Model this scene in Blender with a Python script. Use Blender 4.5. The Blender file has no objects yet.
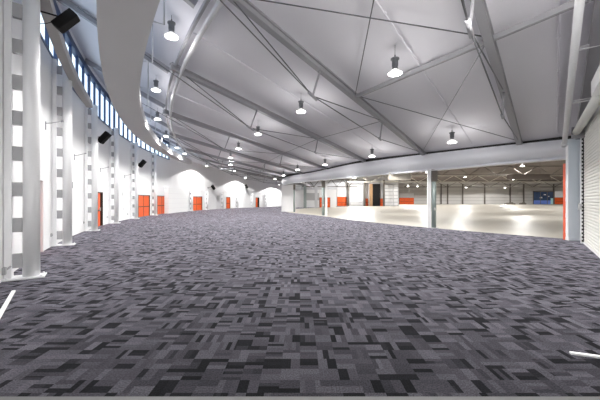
import bpy, math, random
from mathutils import Vector, Matrix

# ------------------------------------------------------------------ camera, world, exposure
C = bpy.context.scene.collection
SC = bpy.context.scene
cam_d = bpy.data.cameras.new('camera')
cam_d.sensor_width = 36.0
cam_d.lens = 18.0
cam_d.clip_end = 400
cam = bpy.data.objects.new('camera', cam_d)
C.objects.link(cam)
CAMH = 1.62
cam.location = (0, 0, CAMH)
cam.rotation_euler = (math.radians(90), 0, 0)
SC.camera = cam
SC.view_settings.view_transform = 'Standard'
SC.view_settings.look = 'None'
SC.view_settings.gamma = 1.0
SC.view_settings.use_curve_mapping = False
SC.view_settings.exposure = 1.36
world = bpy.data.worlds.new('world')
SC.world = world
world.use_nodes = True
wn = world.node_tree
wn.nodes['Background'].inputs[0].default_value = (0.74, 0.87, 1.0, 1)
wn.nodes['Background'].inputs[1].default_value = 0.95
SC.cycles.max_bounces = 10
SC.cycles.diffuse_bounces = 7
SC.cycles.transparent_max_bounces = 16
SC.cycles.sample_clamp_indirect = 6.0

ROOF_LAMP_W = 420.0
ROOF_GLOW_W = 22.0
EDGE_LAMP_W = 560.0
EDGE_GLOW_W = 13.0
WASH_LAMP_W = 1350.0
HALL_LAMP_W = 1650.0

# ------------------------------------------------------------------ plan geometry of the ring hall
CX, CY = 44.7, 40.0          # centre of the circular building
R_OUT, R_IN, R_TIE = 61.0, 43.4, 57.0
DV = Vector((0.649, 0.761))  # the way every roof beam runs
EV = Vector((-0.761, 0.649))
SV = Vector((0.615, 0.788))  # the way the roller shutter runs
NV = Vector((-0.788, 0.615))
rad = math.radians
random.seed(4)

def pol(r, a, h=0.0):
    return Vector((CX - r * math.cos(rad(a)), CY - r * math.sin(rad(a)), h))

def de(d, e, h=0.0):
    p = DV * d + EV * e
    return Vector((p.x, p.y, h))

def sn(s, n, h=0.0):
    p = SV * s + NV * n
    return Vector((p.x, p.y, h))

def at(px, py, depth):
    return Vector(((px - 300) / 300 * depth, depth, CAMH + (200 - py) / 300 * depth))

def on_ring(px, r, far=True):
    """distance ahead at which the sight line over column px meets the ring r"""
    k = (px - 300) / 300
    A = k * k + 1; B = -2 * (CX * k + CY); D = CX * CX + CY * CY - r * r
    q = math.sqrt(max(B * B - 4 * A * D, 0))
    return (-B + q) / (2 * A) if far else (-B - q) / (2 * A)

def ang(px, r=R_OUT, far=True):
    t = on_ring(px, r, far); k = (px - 300) / 300
    return math.degrees(math.atan2(CY - t, CX - k * t))

def on_wall(px, py, r=R_OUT):
    return at(px, py, on_ring(px, r))

def face_in(a):
    """z rotation whose local +x looks at the centre from angle a"""
    return rad(a)

# ------------------------------------------------------------------ materials
def mat(name, col, rough=0.6, metal=0.0, spec=0.5, emit=None, estr=0.0):
    m = bpy.data.materials.new(name); m.use_nodes = True
    b = m.node_tree.nodes['Principled BSDF']
    b.inputs['Base Color'].default_value = (*col, 1)
    b.inputs['Roughness'].default_value = rough
    b.inputs['Metallic'].default_value = metal
    b.inputs['Specular IOR Level'].default_value = spec
    if emit:
        b.inputs['Emission Color'].default_value = (*emit, 1)
        b.inputs['Emission Strength'].default_value = estr
    return m

def mottled(name, c1, c2, scale=3.0, rough=0.6, spec=0.4, detail=4.0, metal=0.0):
    m = mat(name, c1, rough, metal, spec)
    nt = m.node_tree; N = nt.nodes; L = nt.links
    tc = N.new('ShaderNodeTexCoord'); no = N.new('ShaderNodeTexNoise')
    no.inputs['Scale'].default_value = scale; no.inputs['Detail'].default_value = detail
    mx = N.new('ShaderNodeMix'); mx.data_type = 'RGBA'
    mx.inputs['A'].default_value = (*c1, 1); mx.inputs['B'].default_value = (*c2, 1)
    L.new(tc.outputs['Object'], no.inputs['Vector'])
    L.new(no.outputs['Fac'], mx.inputs['Factor'])
    L.new(mx.outputs['Result'], N['Principled BSDF'].inputs['Base Color'])
    return m

def striped(name, c1, c2, period, frac, rough=0.5, axis='Z', spec=0.4):
    m = mat(name, c1, rough, 0, spec)
    nt = m.node_tree; N = nt.nodes; L = nt.links
    tc = N.new('ShaderNodeTexCoord'); sp = N.new('ShaderNodeSeparateXYZ')
    d = N.new('ShaderNodeMath'); d.operation = 'DIVIDE'; d.inputs[1].default_value = period
    f = N.new('ShaderNodeMath'); f.operation = 'FRACT'
    g = N.new('ShaderNodeMath'); g.operation = 'LESS_THAN'; g.inputs[1].default_value = frac
    mx = N.new('ShaderNodeMix'); mx.data_type = 'RGBA'
    mx.inputs['A'].default_value = (*c1, 1); mx.inputs['B'].default_value = (*c2, 1)
    L.new(tc.outputs['Object'], sp.inputs[0]); L.new(sp.outputs[axis], d.inputs[0])
    L.new(d.outputs[0], f.inputs[0]); L.new(f.outputs[0], g.inputs[0])
    L.new(g.outputs[0], mx.inputs['Factor'])
    L.new(mx.outputs['Result'], N['Principled BSDF'].inputs['Base Color'])
    return m

def carpet_material():
    m = mat('carpet_tiles', (0.05, 0.05, 0.06), 0.95, 0, 0.1)
    nt = m.node_tree; N = nt.nodes; L = nt.links
    b = N['Principled BSDF']
    def math_(op, a=None, bb=None, v=None, w=None):
        n = N.new('ShaderNodeMath'); n.operation = op
        if a is not None: L.new(a, n.inputs[0])
        if bb is not None: L.new(bb, n.inputs[1])
        if v is not None: n.inputs[1].default_value = v
        if w is not None: n.inputs[0].default_value = w
        return n.outputs[0]
    tc = N.new('ShaderNodeTexCoord'); sp = N.new('ShaderNodeSeparateXYZ')
    L.new(tc.outputs['Object'], sp.inputs[0])
    def layer(S, oy, counts):
        x = math_('ADD', math_('DIVIDE', sp.outputs['X'], v=S), v=oy)
        y = math_('ADD', math_('DIVIDE', sp.outputs['Y'], v=S), v=oy * 1.7)
        cx = math_('FLOOR', x); cy = math_('FLOOR', y)
        fx = math_('FRACT', x); fy = math_('FRACT', y)
        cv = N.new('ShaderNodeCombineXYZ'); L.new(cx, cv.inputs[0]); L.new(cy, cv.inputs[1])
        wn_ = N.new('ShaderNodeTexWhiteNoise'); wn_.noise_dimensions = '3D'; L.new(cv.outputs[0], wn_.inputs['Vector'])
        sc = N.new('ShaderNodeSeparateColor'); L.new(wn_.outputs['Color'], sc.inputs[0])
        ori = math_('GREATER_THAN', sc.outputs[0], v=0.42)
        mx = N.new('ShaderNodeMix'); mx.data_type = 'FLOAT'
        L.new(ori, mx.inputs['Factor']); L.new(fx, mx.inputs['A']); L.new(fy, mx.inputs['B'])
        cnt = math_('FLOOR', math_('ADD', math_('MULTIPLY', sc.outputs[1], v=counts), v=2.1))
        strip = math_('FLOOR', math_('MULTIPLY', mx.outputs['Result'], cnt))
        c2 = N.new('ShaderNodeCombineXYZ'); L.new(cx, c2.inputs[0]); L.new(cy, c2.inputs[1])
        L.new(math_('ADD', strip, v=7.3), c2.inputs[2])
        w2 = N.new('ShaderNodeTexWhiteNoise'); w2.noise_dimensions = '3D'; L.new(c2.outputs[0], w2.inputs['Vector'])
        return w2.outputs['Value']
    v1 = layer(0.18, 0.0, 2.2)
    v2 = layer(0.51, 0.37, 3.0)
    s = math_('ADD', math_('MULTIPLY', v1, v=0.92), math_('MULTIPLY', v2, v=0.08))
    cr = N.new('ShaderNodeValToRGB'); cr.color_ramp.interpolation = 'LINEAR'
    e = cr.color_ramp.elements
    e[0].position = 0.08; e[0].color = (0.004, 0.004, 0.005, 1)
    e[1].position = 0.97; e[1].color = (0.046, 0.044, 0.052, 1)
    k = e.new(0.21); k.color = (0.0062, 0.0061, 0.0076, 1)
    k = e.new(0.27); k.color = (0.0175, 0.0168, 0.0205, 1)
    k = e.new(0.65); k.color = (0.030, 0.0285, 0.0345, 1)
    L.new(s, cr.inputs[0])
    # pile: fine speckle and ribs
    no = N.new('ShaderNodeTexNoise'); no.inputs['Scale'].default_value = 75; no.inputs['Detail'].default_value = 3
    L.new(tc.outputs['Object'], no.inputs['Vector'])
    mr = N.new('ShaderNodeMapRange'); mr.inputs[1].default_value = 0.3; mr.inputs[2].default_value = 0.7
    mr.inputs[3].default_value = 0.5; mr.inputs[4].default_value = 1.5
    L.new(no.outputs['Fac'], mr.inputs[0])
    vm = N.new('ShaderNodeVectorMath'); vm.operation = 'SCALE'
    L.new(cr.outputs[0], vm.inputs[0]); L.new(mr.outputs[0], vm.inputs['Scale'])
    L.new(vm.outputs[0], b.inputs['Base Color'])
    b.inputs['Sheen Weight'].default_value = 0.5
    b.inputs['Sheen Roughness'].default_value = 0.35
    vs_ = N.new('ShaderNodeVectorMath'); vs_.operation = 'SCALE'; vs_.inputs['Scale'].default_value = 26.0
    L.new(vm.outputs[0], vs_.inputs[0]); L.new(vs_.outputs[0], b.inputs['Sheen Tint'])
    return m

def glass_material(name, tint, refl=0.08):
    m = bpy.data.materials.new(name); m.use_nodes = True
    nt = m.node_tree; N = nt.nodes; L = nt.links
    N.remove(N['Principled BSDF'])
    t = N.new('ShaderNodeBsdfTransparent'); t.inputs[0].default_value = (*tint, 1)
    g = N.new('ShaderNodeBsdfGlossy'); g.inputs['Roughness'].default_value = 0.03
    mx = N.new('ShaderNodeMixShader'); mx.inputs[0].default_value = refl
    L.new(t.outputs[0], mx.inputs[1]); L.new(g.outputs[0], mx.inputs[2])
    L.new(mx.outputs[0], N['Material Output'].inputs[0])
    return m

M = dict(
    wall=mottled('white_paint', (0.86, 0.86, 0.87), (0.82, 0.82, 0.83), 1.3, 0.65, 0.3),
    wall_far=striped('white_boarding', (0.86, 0.86, 0.86), (0.78, 0.78, 0.79), 0.6, 0.06, 0.6),
    roof=mottled('roof_lining', (0.80, 0.785, 0.83), (0.77, 0.755, 0.80), 0.6, 0.9, 0.05),
    soffit=mottled('bulkhead_lining', (0.56, 0.55, 0.56), (0.53, 0.52, 0.53), 0.8, 0.6, 0.3),
    fascia=mottled('fascia_sheet', (0.70, 0.71, 0.75), (0.68, 0.69, 0.73), 0.7, 0.4, 0.4),
    steel=mottled('grey_painted_steel', (0.35, 0.345, 0.365), (0.32, 0.315, 0.335), 2.0, 0.45, 0.4),
    steel_light=mottled('pale_painted_steel', (0.62, 0.62, 0.64), (0.58, 0.58, 0.60), 2.0, 0.7, 0.2),
    steel_white=mat('white_painted_steel', (0.84, 0.84, 0.85), 0.4, 0, 0.5),
    batten=mat('batten_grey', (0.40, 0.40, 0.41), 0.5),
    cable=mat('dark_cable', (0.13, 0.13, 0.14), 0.5, 0.3),
    ring_grey=mottled('ring_grey', (0.40, 0.38, 0.37), (0.36, 0.34, 0.34), 1.5, 0.5),
    mullion=mat('navy_frame', (0.02, 0.05, 0.13), 0.4),
    glass=glass_material('window_glass', (0.93, 0.96, 1.0)),
    orange=mottled('orange_paint', (0.83, 0.12, 0.015), (0.74, 0.10, 0.012), 2.5, 0.4, 0.4),
    red=mat('orange_red_edge', (0.75, 0.12, 0.06), 0.5),
    door_dark=mat('door_frame_dark', (0.05, 0.025, 0.02), 0.5),
    dark=mat('shade_black', (0.02, 0.018, 0.018), 0.8),  # near-black colour standing in for shade in gaps and openings
    black=mottled('black_plastic', (0.010, 0.009, 0.009), (0.016, 0.015, 0.015), 12, 0.7, 0.15),
    brown=mottled('dark_brown_lining', (0.16, 0.135, 0.12), (0.12, 0.10, 0.09), 0.5, 0.7, 0.2),
    truss=mat('truss_steel', (0.13, 0.115, 0.10), 0.5),
    truss_light=mat('truss_pale', (0.55, 0.52, 0.46), 0.5),
    beige=mat('beige_sheet', (0.72, 0.67, 0.58), 0.5),
    wood=mottled('raw_wood', (0.42, 0.26, 0.14), (0.36, 0.21, 0.11), 4, 0.6),
    concrete=mottled('polished_concrete', (0.64, 0.60, 0.525), (0.57, 0.535, 0.47), 0.35, 0.42, 0.15, 6),
    carpet=carpet_material(),
    lens=mat('lamp_lens', (0.95, 0.95, 0.95), 0.4, 0, 0.5, (1.0, 0.98, 0.95), 9.0),
    lamp_shade=mat('lamp_shade', (0.85, 0.85, 0.85), 0.35, 0, 0.5, (1.0, 0.98, 0.95), 0.35),
    housing=mat('lamp_housing', (0.20, 0.205, 0.22), 0.4, 0.4),
    slat=mottled('shutter_slat', (0.80, 0.80, 0.76), (0.76, 0.76, 0.72), 3, 0.4),
    slat_far=striped('far_shutter', (0.80, 0.80, 0.81), (0.42, 0.43, 0.45), 0.95, 0.16, 0.5),
    far_wall=striped('far_hall_wall', (0.56, 0.545, 0.53), (0.36, 0.35, 0.345), 1.25, 0.12, 0.6),
    green_steel=mottled('galvanised_steel', (0.33, 0.38, 0.37), (0.26, 0.31, 0.30), 3, 0.4, 0.5, 4, 0.2),
    navy=mottled('navy_glazing', (0.01, 0.02, 0.05), (0.05, 0.10, 0.22), 0.5, 0.1),
    blue=mottled('blue_panel', (0.10, 0.20, 0.62), (0.20, 0.30, 0.75), 0.6, 0.3),
    teal=mat('pale_teal_panel', (0.45, 0.75, 0.75), 0.4),
    alu=mat('brushed_aluminium', (0.62, 0.62, 0.63), 0.35, 0.6),
    strip=mat('white_strip', (0.9, 0.9, 0.9), 0.4),
    grey_trim=mat('grey_threshold', (0.11, 0.11, 0.11), 0.6),
    plate=mat('grey_plate', (0.45, 0.45, 0.46), 0.5),
)

# ------------------------------------------------------------------ mesh helpers
class MB:
    def __init__(s): s.v = []; s.f = []; s.sm = []
    def add(s, vs, fs, smooth=False):
        o = len(s.v); s.v += [tuple(x) for x in vs]
        s.f += [tuple(i + o for i in f) for f in fs]; s.sm += [smooth] * len(fs)
        return s
    def box(s, c, size, rz=0.0):
        hx, hy, hz = size[0] / 2, size[1] / 2, size[2] / 2
        R = Matrix.Rotation(rz, 3, 'Z'); c = Vector(c)
        vs = [c + R @ Vector((x * hx, y * hy, z * hz)) for z in (-1, 1) for y in (-1, 1) for x in (-1, 1)]
        return s.add(vs, [(0, 2, 3, 1), (4, 5, 7, 6), (0, 1, 5, 4), (2, 6, 7, 3), (0, 4, 6, 2), (1, 3, 7, 5)])
    def beam(s, p, q, w, h, drop=0.0):
        """a rectangular bar from p to q, w wide, h deep, its top on the line"""
        p, q = Vector(p), Vector(q); d = (q - p).normalized()
        up = Vector((0, 0, 1)); side = d.cross(up)
        if side.length < 1e-4: side = Vector((1, 0, 0))
        side.normalize(); u = side.cross(d).normalized()
        if u.z < 0: u = -u
        vs = []
        for o in (p, q):
            for (a, b) in ((-1, 0), (1, 0), (1, -1), (-1, -1)):
                vs.append(o + side * (a * w / 2) + u * (b * h - drop))
        return s.add(vs, [(0, 1, 2, 3), (7, 6, 5, 4), (0, 4, 5, 1), (1, 5, 6, 2), (2, 6, 7, 3), (3, 7, 4, 0)])
    def tube(s, pts, r, n=10, cap=True):
        pts = [Vector(p) for p in pts]; rings = []
        for i, p in enumerate(pts):
            a = pts[max(i - 1, 0)]; b = pts[min(i + 1, len(pts) - 1)]
            d = (b - a).normalized()
            ref = Vector((0, 0, 1)) if abs(d.z) < 0.95 else Vector((1, 0, 0))
            x = d.cross(ref).normalized(); y = x.cross(d).normalized()
            rr = r[i] if isinstance(r, (list, tuple)) else r
            rings.append([p + x * (rr * math.cos(2 * math.pi * k / n)) + y * (rr * math.sin(2 * math.pi * k / n)) for k in range(n)])
        vs = [v for g in rings for v in g]; fs = []
        for i in range(len(pts) - 1):
            for k in range(n):
                k2 = (k + 1) % n
                fs.append((i * n + k, i * n + k2, (i + 1) * n + k2, (i + 1) * n + k))
        s.add(vs, fs, True)
        if cap:
            o = len(s.v) - len(vs)
            s.f.append(tuple(o + k for k in reversed(range(n)))); s.sm.append(False)
            e = o + (len(pts) - 1) * n
            s.f.append(tuple(e + k for k in range(n))); s.sm.append(False)
        return s
    def lathe(s, prof, c=(0, 0, 0), n=24, caps=True):
        c = Vector(c); vs = []; fs = []
        for (r, z) in prof:
            for k in range(n):
                t = 2 * math.pi * k / n
                vs.append(c + Vector((r * math.cos(t), r * math.sin(t), z)))
        for i in range(len(prof) - 1):
            for k in range(n):
                k2 = (k + 1) % n
                fs.append((i * n + k, i * n + k2, (i + 1) * n + k2, (i + 1) * n + k))
        if caps:
            fs.append(tuple(reversed(range(n))))
            fs.append(tuple((len(prof) - 1) * n + k for k in range(n)))
        return s.add(vs, fs, True)
    def sweep(s, prof, a0, a1, step=1.0, smooth=False):
        """closed profile [(r,h)...] or function of a, swept along the ring from a0 to a1"""
        n = max(1, int(abs(a1 - a0) / step)); pf = prof if callable(prof) else (lambda a: prof)
        k = len(pf(a0)); vs = []; fs = []
        for i in range(n + 1):
            a = a0 + (a1 - a0) * i / n
            vs += [pol(r, a, h) for (r, h) in pf(a)]
        for i in range(n):
            for j in range(k):
                j2 = (j + 1) % k
                fs.append((i * k + j, i * k + j2, (i + 1) * k + j2, (i + 1) * k + j))
        fs.append(tuple(reversed(range(k)))); fs.append(tuple(n * k + j for j in range(k)))
        return s.add(vs, fs, smooth)
    def build(s, name, m, parent=None, bevel=0.0):
        me = bpy.data.meshes.new(name); me.from_pydata(s.v, [], s.f)
        me.polygons.foreach_set('use_smooth', s.sm); me.materials.append(m)
        import bmesh
        bm = bmesh.new(); bm.from_mesh(me); bmesh.ops.recalc_face_normals(bm, faces=bm.faces)
        bm.to_mesh(me); bm.free(); me.update()
        o = bpy.data.objects.new(name, me); C.objects.link(o)
        if parent:
            o.parent = parent
        if bevel:
            b = o.modifiers.new('bevel', 'BEVEL'); b.width = bevel; b.segments = 2; b.limit_method = 'ANGLE'
        return o

def tag(o, label=None, cat=None, group=None, kind=None):
    if label: o['label'] = label
    if cat: o['category'] = cat
    if group: o['group'] = group
    if kind: o['kind'] = kind
    return o

def structure(o, label=None, cat=None):
    return tag(o, label, cat, kind='structure')

def empty(name, loc=(0, 0, 0), rz=0.0):
    o = bpy.data.objects.new(name, None); C.objects.link(o)
    o.location = loc; o.rotation_euler = (0, 0, rz); o.empty_display_size = 0.2
    return o

def copy_tree(o, parent=None):
    c = o.copy(); C.objects.link(c)
    if parent: c.parent = parent
    for ch in list(o.children): copy_tree(ch, c)
    return c

ORD = ['first', 'second', 'third', 'fourth', 'fifth', 'sixth', 'seventh', 'eighth', 'ninth', 'tenth', 'eleventh', 'twelfth', 'thirteenth', 'fourteenth']

# ------------------------------------------------------------------ roof shape
EC = EV.x * CX + EV.y * CY
DC = DV.x * CX + DV.y * CY
def lerp(x, xs, ys):
    if x <= xs[0]: return ys[0]
    for i in range(len(xs) - 1):
        if x <= xs[i + 1]:
            t = (x - xs[i]) / (xs[i + 1] - xs[i]); return ys[i] + (ys[i + 1] - ys[i]) * t
    return ys[-1]
def r_in(a):
    """the inner ring runs out of round past the far end of the opening"""
    return lerp(a, [-8, -4, 2, 6, 10, 15], [47.6, 47.2, 46.0, 44.75, 43.9, 43.4])
def d_low(e):
    return d_low_round(e) - lerp(e, [17, 22.4, 28, 34], [0, 1.3, 3.2, 4.2])
def d_low_round(e):
    lim = 28.0
    if e > lim:
        return DC - math.sqrt(R_IN ** 2 - (lim - EC) ** 2) + 1.5 * (e - lim)
    return DC - math.sqrt(R_IN ** 2 - (e - EC) ** 2)
def d_up(e): return DC - math.sqrt(max(R_TIE ** 2 - (e - EC) ** 2, 1))
H_UP = 6.80
ROOF_GAP = 0.28       # the lining lies on purlins above the beams
def h_low(e): return lerp(e, [1.0, 5.9, 10.9, 17, 40], [4.34, 4.48, 4.72, 4.78, 4.85])
def roof_h(d, e):
    t = (d - d_up(e)) / (d_low(e) - d_up(e))
    return H_UP + (h_low(e) - H_UP) * t
def roof_at(p):
    q = Vector((p[0], p[1])); return roof_h(q.dot(DV), q.dot(EV))

# ------------------------------------------------------------------ floor
fl = MB()
fl.box((48, 52, -0.06), (136, 136, 0.1))
structure(fl.build('floor', M['concrete']), 'pale polished concrete floor of the big hall beyond the opening', 'floor')
cp = MB(); cp.sweep(lambda a: [(r_in(a), -0.02), (61.6, -0.02), (61.6, 0.0), (r_in(a), 0.0)], 62, -50, 1.0)
structure(cp.build('floor_carpet', M['carpet']), 'grey carpet tiled floor in a patchwork of dark and light blocks', 'carpet')
tr = MB(); tr.box((0, 2.41, 0.005), (9.0, 0.10, 0.010))
structure(tr.build('trim_1', M['grey_trim'], bevel=0.003), 'grey threshold strip along the near edge of the carpet', 'trim')

# ------------------------------------------------------------------ outer wall with door openings
WALL_TOP = 6.6
SPLIT = 2.5      # angle where the window bays end
FAR_TOP = 7.35
# (from px, to px, head height, recess, kind)
door_px = [(35.5, 42.8, 2.28, 0.42, 'single'), (97.0, 102.6, 2.12, 0.02, 'ajar'), (138.2, 149.8, 2.12, 0.06, 'double'),
           (157.2, 167.3, 2.12, 0.06, 'double'), (191.4, 202.2, 2.18, 0.06, 'double'), (226.2, 230.2, 2.2, 0.06, 'single'),
           (255.6, 259.2, 2.2, 0.06, 'ajar_right')]
doors = []
for (p0, p1, hd, rec, kd) in door_px:
    doors.append((ang(p0), ang(p1), hd, rec, kd))      # a0 > a1
def wall_run(a0, a1, top, name, m, label):
    mb = MB(); cur = a0
    for (d0, d1, hd, rec, kd) in doors:
        if d0 > a0 or d1 < a1: continue
        mb.sweep([(R_OUT, 0), (R_OUT + 0.25, 0), (R_OUT + 0.25, top), (R_OUT, top)], cur, d0, 0.7)
        mb.sweep([(R_OUT, hd), (R_OUT + 0.25, hd), (R_OUT + 0.25, top), (R_OUT, top)], d0, d1, 0.7)
        cur = d1
    mb.sweep([(R_OUT, 0), (R_OUT + 0.25, 0), (R_OUT + 0.25, top), (R_OUT, top)], cur, a1, 0.7)
    return structure(mb.build(name, m), label, 'wall')
wall_run(64, SPLIT, WALL_TOP, 'wall_left', M['wall'], 'tall white curved wall under the high windows at left')
wall_run(SPLIT, -52, FAR_TOP, 'wall_back', M['wall'], 'white curved wall at the far end of the ring hall')

# thin ledge where the lower boarding of the far wall stops
lg = MB(); lg.sweep([(R_OUT - 0.07, 3.10), (R_OUT - 0.005, 3.10), (R_OUT - 0.005, 3.20), (R_OUT - 0.07, 3.20)], -3, -45, 1)
structure(lg.build('trim_2', M['steel_white']), 'thin white ledge running across the far wall above the doors', 'trim')
# shallow projecting bay between the two sets of orange doors
by = MB(); by.sweep([(60.5, 0), (R_OUT - 0.01, 0), (R_OUT - 0.01, 3.15), (60.5, 3.15)], ang(168.6, 60.5), ang(187.6, 60.5), 0.6)
structure(by.build('wall_bay', M['wall_far']), 'low white projecting wall bay right of the second orange double door', 'wall')

door_lab = ['recessed door with a pale reveal just right of the nearest column', 'orange double door with its far leaf open on a dark gap, behind the third column',
            'wide orange double door on the left wall, nearer of the pair', 'orange double door on the left wall beside the low white bay',
            'orange double door on the far wall right of the low white bay', 'small single orange door in the middle of the far wall',
            'orange door half open on a dark gap near the right end of the far wall']
for i, (a0, a1, hd, rec, kd) in enumerate(doors):
    root = empty('door_%d' % (i + 1), pol(R_OUT, (a0 + a1) / 2), 0)
    structure(root, door_lab[i], 'door')
    inv = Matrix.Translation(-root.location)
    def put(mb, name, m, bev=0):
        mb.v = [tuple(Vector(v) - root.location) for v in mb.v]
        return mb.build(name, m, root, bev)
    da = math.degrees(0.05 / R_OUT)
    fr = MB()
    rb = R_OUT + rec
    fr.sweep([(R_OUT - 0.02, 0), (rb + 0.1, 0), (rb + 0.1, hd), (R_OUT - 0.02, hd)], a0, a0 - da, 1)
    fr.sweep([(R_OUT - 0.02, 0), (rb + 0.1, 0), (rb + 0.1, hd), (R_OUT - 0.02, hd)], a1 + da, a1, 1)
    fr.sweep([(R_OUT - 0.02, hd - 0.06), (rb + 0.1, hd - 0.06), (rb + 0.1, hd), (R_OUT - 0.02, hd)], a0 - da, a1 + da, 1)
    put(fr, 'door_frame', M['wall'] if i == 0 else M['door_dark'])
    b0, b1 = a0 - da, a1 + da; mid = (b0 + b1) / 2; g = da * 0.5
    def leaf(x0, x1):
        mb = MB(); mb.sweep([(rb, 0.01), (rb + 0.05, 0.01), (rb + 0.05, hd - 0.07), (rb, hd - 0.07)], x0, x1, 1)
        lf = put(mb, 'door_leaf', M['orange'])
        kp = MB(); kp.sweep([(rb - 0.012, 0.93), (rb, 0.93), (rb, 1.01), (rb - 0.012, 1.01)], x0 - 0.05 * (x0 - x1), x1 + 0.05 * (x0 - x1), 1)
        kp.v = [tuple(Vector(v) - root.location) for v in kp.v]
        kp.build('push_bar', M['door_dark'], lf)
        return lf
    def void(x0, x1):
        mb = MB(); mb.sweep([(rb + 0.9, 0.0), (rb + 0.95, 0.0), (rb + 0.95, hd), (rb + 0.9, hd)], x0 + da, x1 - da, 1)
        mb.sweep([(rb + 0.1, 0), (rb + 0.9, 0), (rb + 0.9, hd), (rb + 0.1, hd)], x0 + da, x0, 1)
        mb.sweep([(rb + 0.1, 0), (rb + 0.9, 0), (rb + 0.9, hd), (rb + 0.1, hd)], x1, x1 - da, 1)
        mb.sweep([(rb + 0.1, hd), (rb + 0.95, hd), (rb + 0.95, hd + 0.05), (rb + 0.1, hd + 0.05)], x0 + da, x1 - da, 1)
        put(mb, 'dark_lobby', M['dark'])  # darkness of the unlit lobby is put into the colour
    if kd == 'single':
        leaf(b0, b1)
    elif kd == 'double':
        leaf(b0, mid + g); leaf(mid - g, b1)
        st = MB(); st.sweep([(rb - 0.015, 0.01), (rb + 0.05, 0.01), (rb + 0.05, hd - 0.07), (rb - 0.015, hd - 0.07)], mid + g, mid - g, 1)
        put(st, 'meeting_stile', M['door_dark'])
    elif kd == 'ajar':
        leaf(b0, b0 - (b0 - b1) * 0.64); void(b0, b1)
        hk = MB(); p = pol(rb - 0.03, mid - (mid - b1) * 0.05, 1.05); hk.box(p, (0.05, 0.12, 0.2), face_in(mid))
        put(hk, 'door_handle', M['alu'])
    else:
        leaf(b0, mid - (mid - b1) * 0.2); void(b0, b1)

# ------------------------------------------------------------------ clerestory windows, one per bay
col_a = [39.7, 34.0, 28.1, 22.5, 17.1, 11.7, 6.7, SPLIT]
WIN_TOP = 8.8
for i in range(len(col_a) - 1):
    a0, a1 = col_a[i] , col_a[i + 1]
    root = empty('window_%d' % (i + 1), pol(R_OUT, (a0 + a1) / 2, WALL_TOP))
    structure(root, '%s high window bay along the left wall, counted from the camera' % ORD[i], 'window')
    fm = MB(); n = max(2, int(round((a0 - a1) / 1.12)))
    fm.sweep([(60.98, WALL_TOP), (61.12, WALL_TOP), (61.12, WALL_TOP + 0.1), (60.98, WALL_TOP + 0.1)], a0, a1, 1)
    fm.sweep([(60.95, WIN_TOP - 0.32), (61.15, WIN_TOP - 0.32), (61.15, WIN_TOP), (60.95, WIN_TOP)], a0, a1, 1)
    for k in range(n + 1):
        a = a0 + (a1 - a0) * k / n
        w = math.degrees((0.12 if k in (0, n) else 0.07) / R_OUT)
        w2 = w * (1.0 if 0 < k < n else 0.5)
        x0 = a + (w if 0 < k else 0); x1 = a - (w if k < n else 0)
        fm.sweep([(61.0, WALL_TOP + 0.1), (61.1, WALL_TOP + 0.1), (61.1, WIN_TOP - 0.32), (61.0, WIN_TOP - 0.32)], x0, x1, 1)
    fm.v = [tuple(Vector(v) - root.location) for v in fm.v]
    fm.build('window_frame', M['mullion'], root)
    gm = MB(); gm.sweep([(61.04, WALL_TOP + 0.1), (61.06, WALL_TOP + 0.1), (61.06, WIN_TOP - 0.32), (61.04, WIN_TOP - 0.32)], a0, a1, 0.6)
    gm.v = [tuple(Vector(v) - root.location) for v in gm.v]
    gm.build('pane', M['glass'], root)
# wall over the windows and behind the camera, closing the lantern
ov = MB()
ov.sweep([(60.98, WIN_TOP), (61.25, WIN_TOP), (61.25, 9.3), (60.98, 9.3)], 64, SPLIT, 1)
ov.sweep([(60.98, WALL_TOP), (61.25, WALL_TOP), (61.25, WIN_TOP), (60.98, WIN_TOP)], 64, 39.7, 1)
structure(ov.build('wall_over_windows', M['wall']), 'pale wall band above the high windows', 'wall')

# ------------------------------------------------------------------ roof lining
rm = MB(); es = [-24 + i * 1.0 for i in range(75)]; nt_ = 8; vs = []; fs = []
for e in es:
    du, dl = d_up(e), d_low(e) 
    for k in range(nt_ + 1):
        d = du + (dl + 0.15 - du) * k / nt_
        vs.append(de(d, e, roof_h(d, e) + ROOF_GAP * (1 - 0.75 * k / nt_)))
for i in range(len(es) - 1):
    for k in range(nt_):
        a = i * (nt_ + 1) + k
        fs.append((a, a + 1, a + nt_ + 2, a + nt_ + 1))
rm.add(vs, fs)
# lantern slope above the bulkhead, and the plain outer strip beyond it
def strip_(a0, a1, h0, h1):
    n = int(abs(a1 - a0)); vv = []
    for i in range(n + 1):
        a = a0 + (a1 - a0) * i / n
        vv += [pol(R_TIE - 0.02, a, h0), pol(61.3, a, h1)]
    rm.add(vv, [(2 * i, 2 * i + 1, 2 * i + 3, 2 * i + 2) for i in range(n)])
strip_(64, SPLIT, H_UP + ROOF_GAP, 9.25)
strip_(SPLIT, -52, H_UP + ROOF_GAP, FAR_TOP)
ro = rm.build('ceiling', M['roof'])
sol = ro.modifiers.new('solid', 'SOLIDIFY'); sol.thickness = 0.12; sol.offset = 1.0
structure(ro, 'pale grey sloping roof lining over the ring hall', 'ceiling')
# closing gable of the lantern
gb = MB()
p0, p1 = pol(R_TIE, SPLIT), pol(61.2, SPLIT)
vv = []
for off in (0.0, 0.12):
    o = Vector((0, 1, 0)) * off
    for (p, h) in ((p0, H_UP + ROOF_GAP), (p1, FAR_TOP), (p1, 9.25)):
        vv.append(Vector((p.x, p.y, h)) + o)
gb.add(vv, [(0, 1, 2), (5, 4, 3), (0, 3, 4, 1), (1, 4, 5, 2), (2, 5, 3, 0)])
structure(gb.build('wall_gable', M['wall']), 'small grey gable closing the high window lantern at its far end', 'wall')

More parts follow.
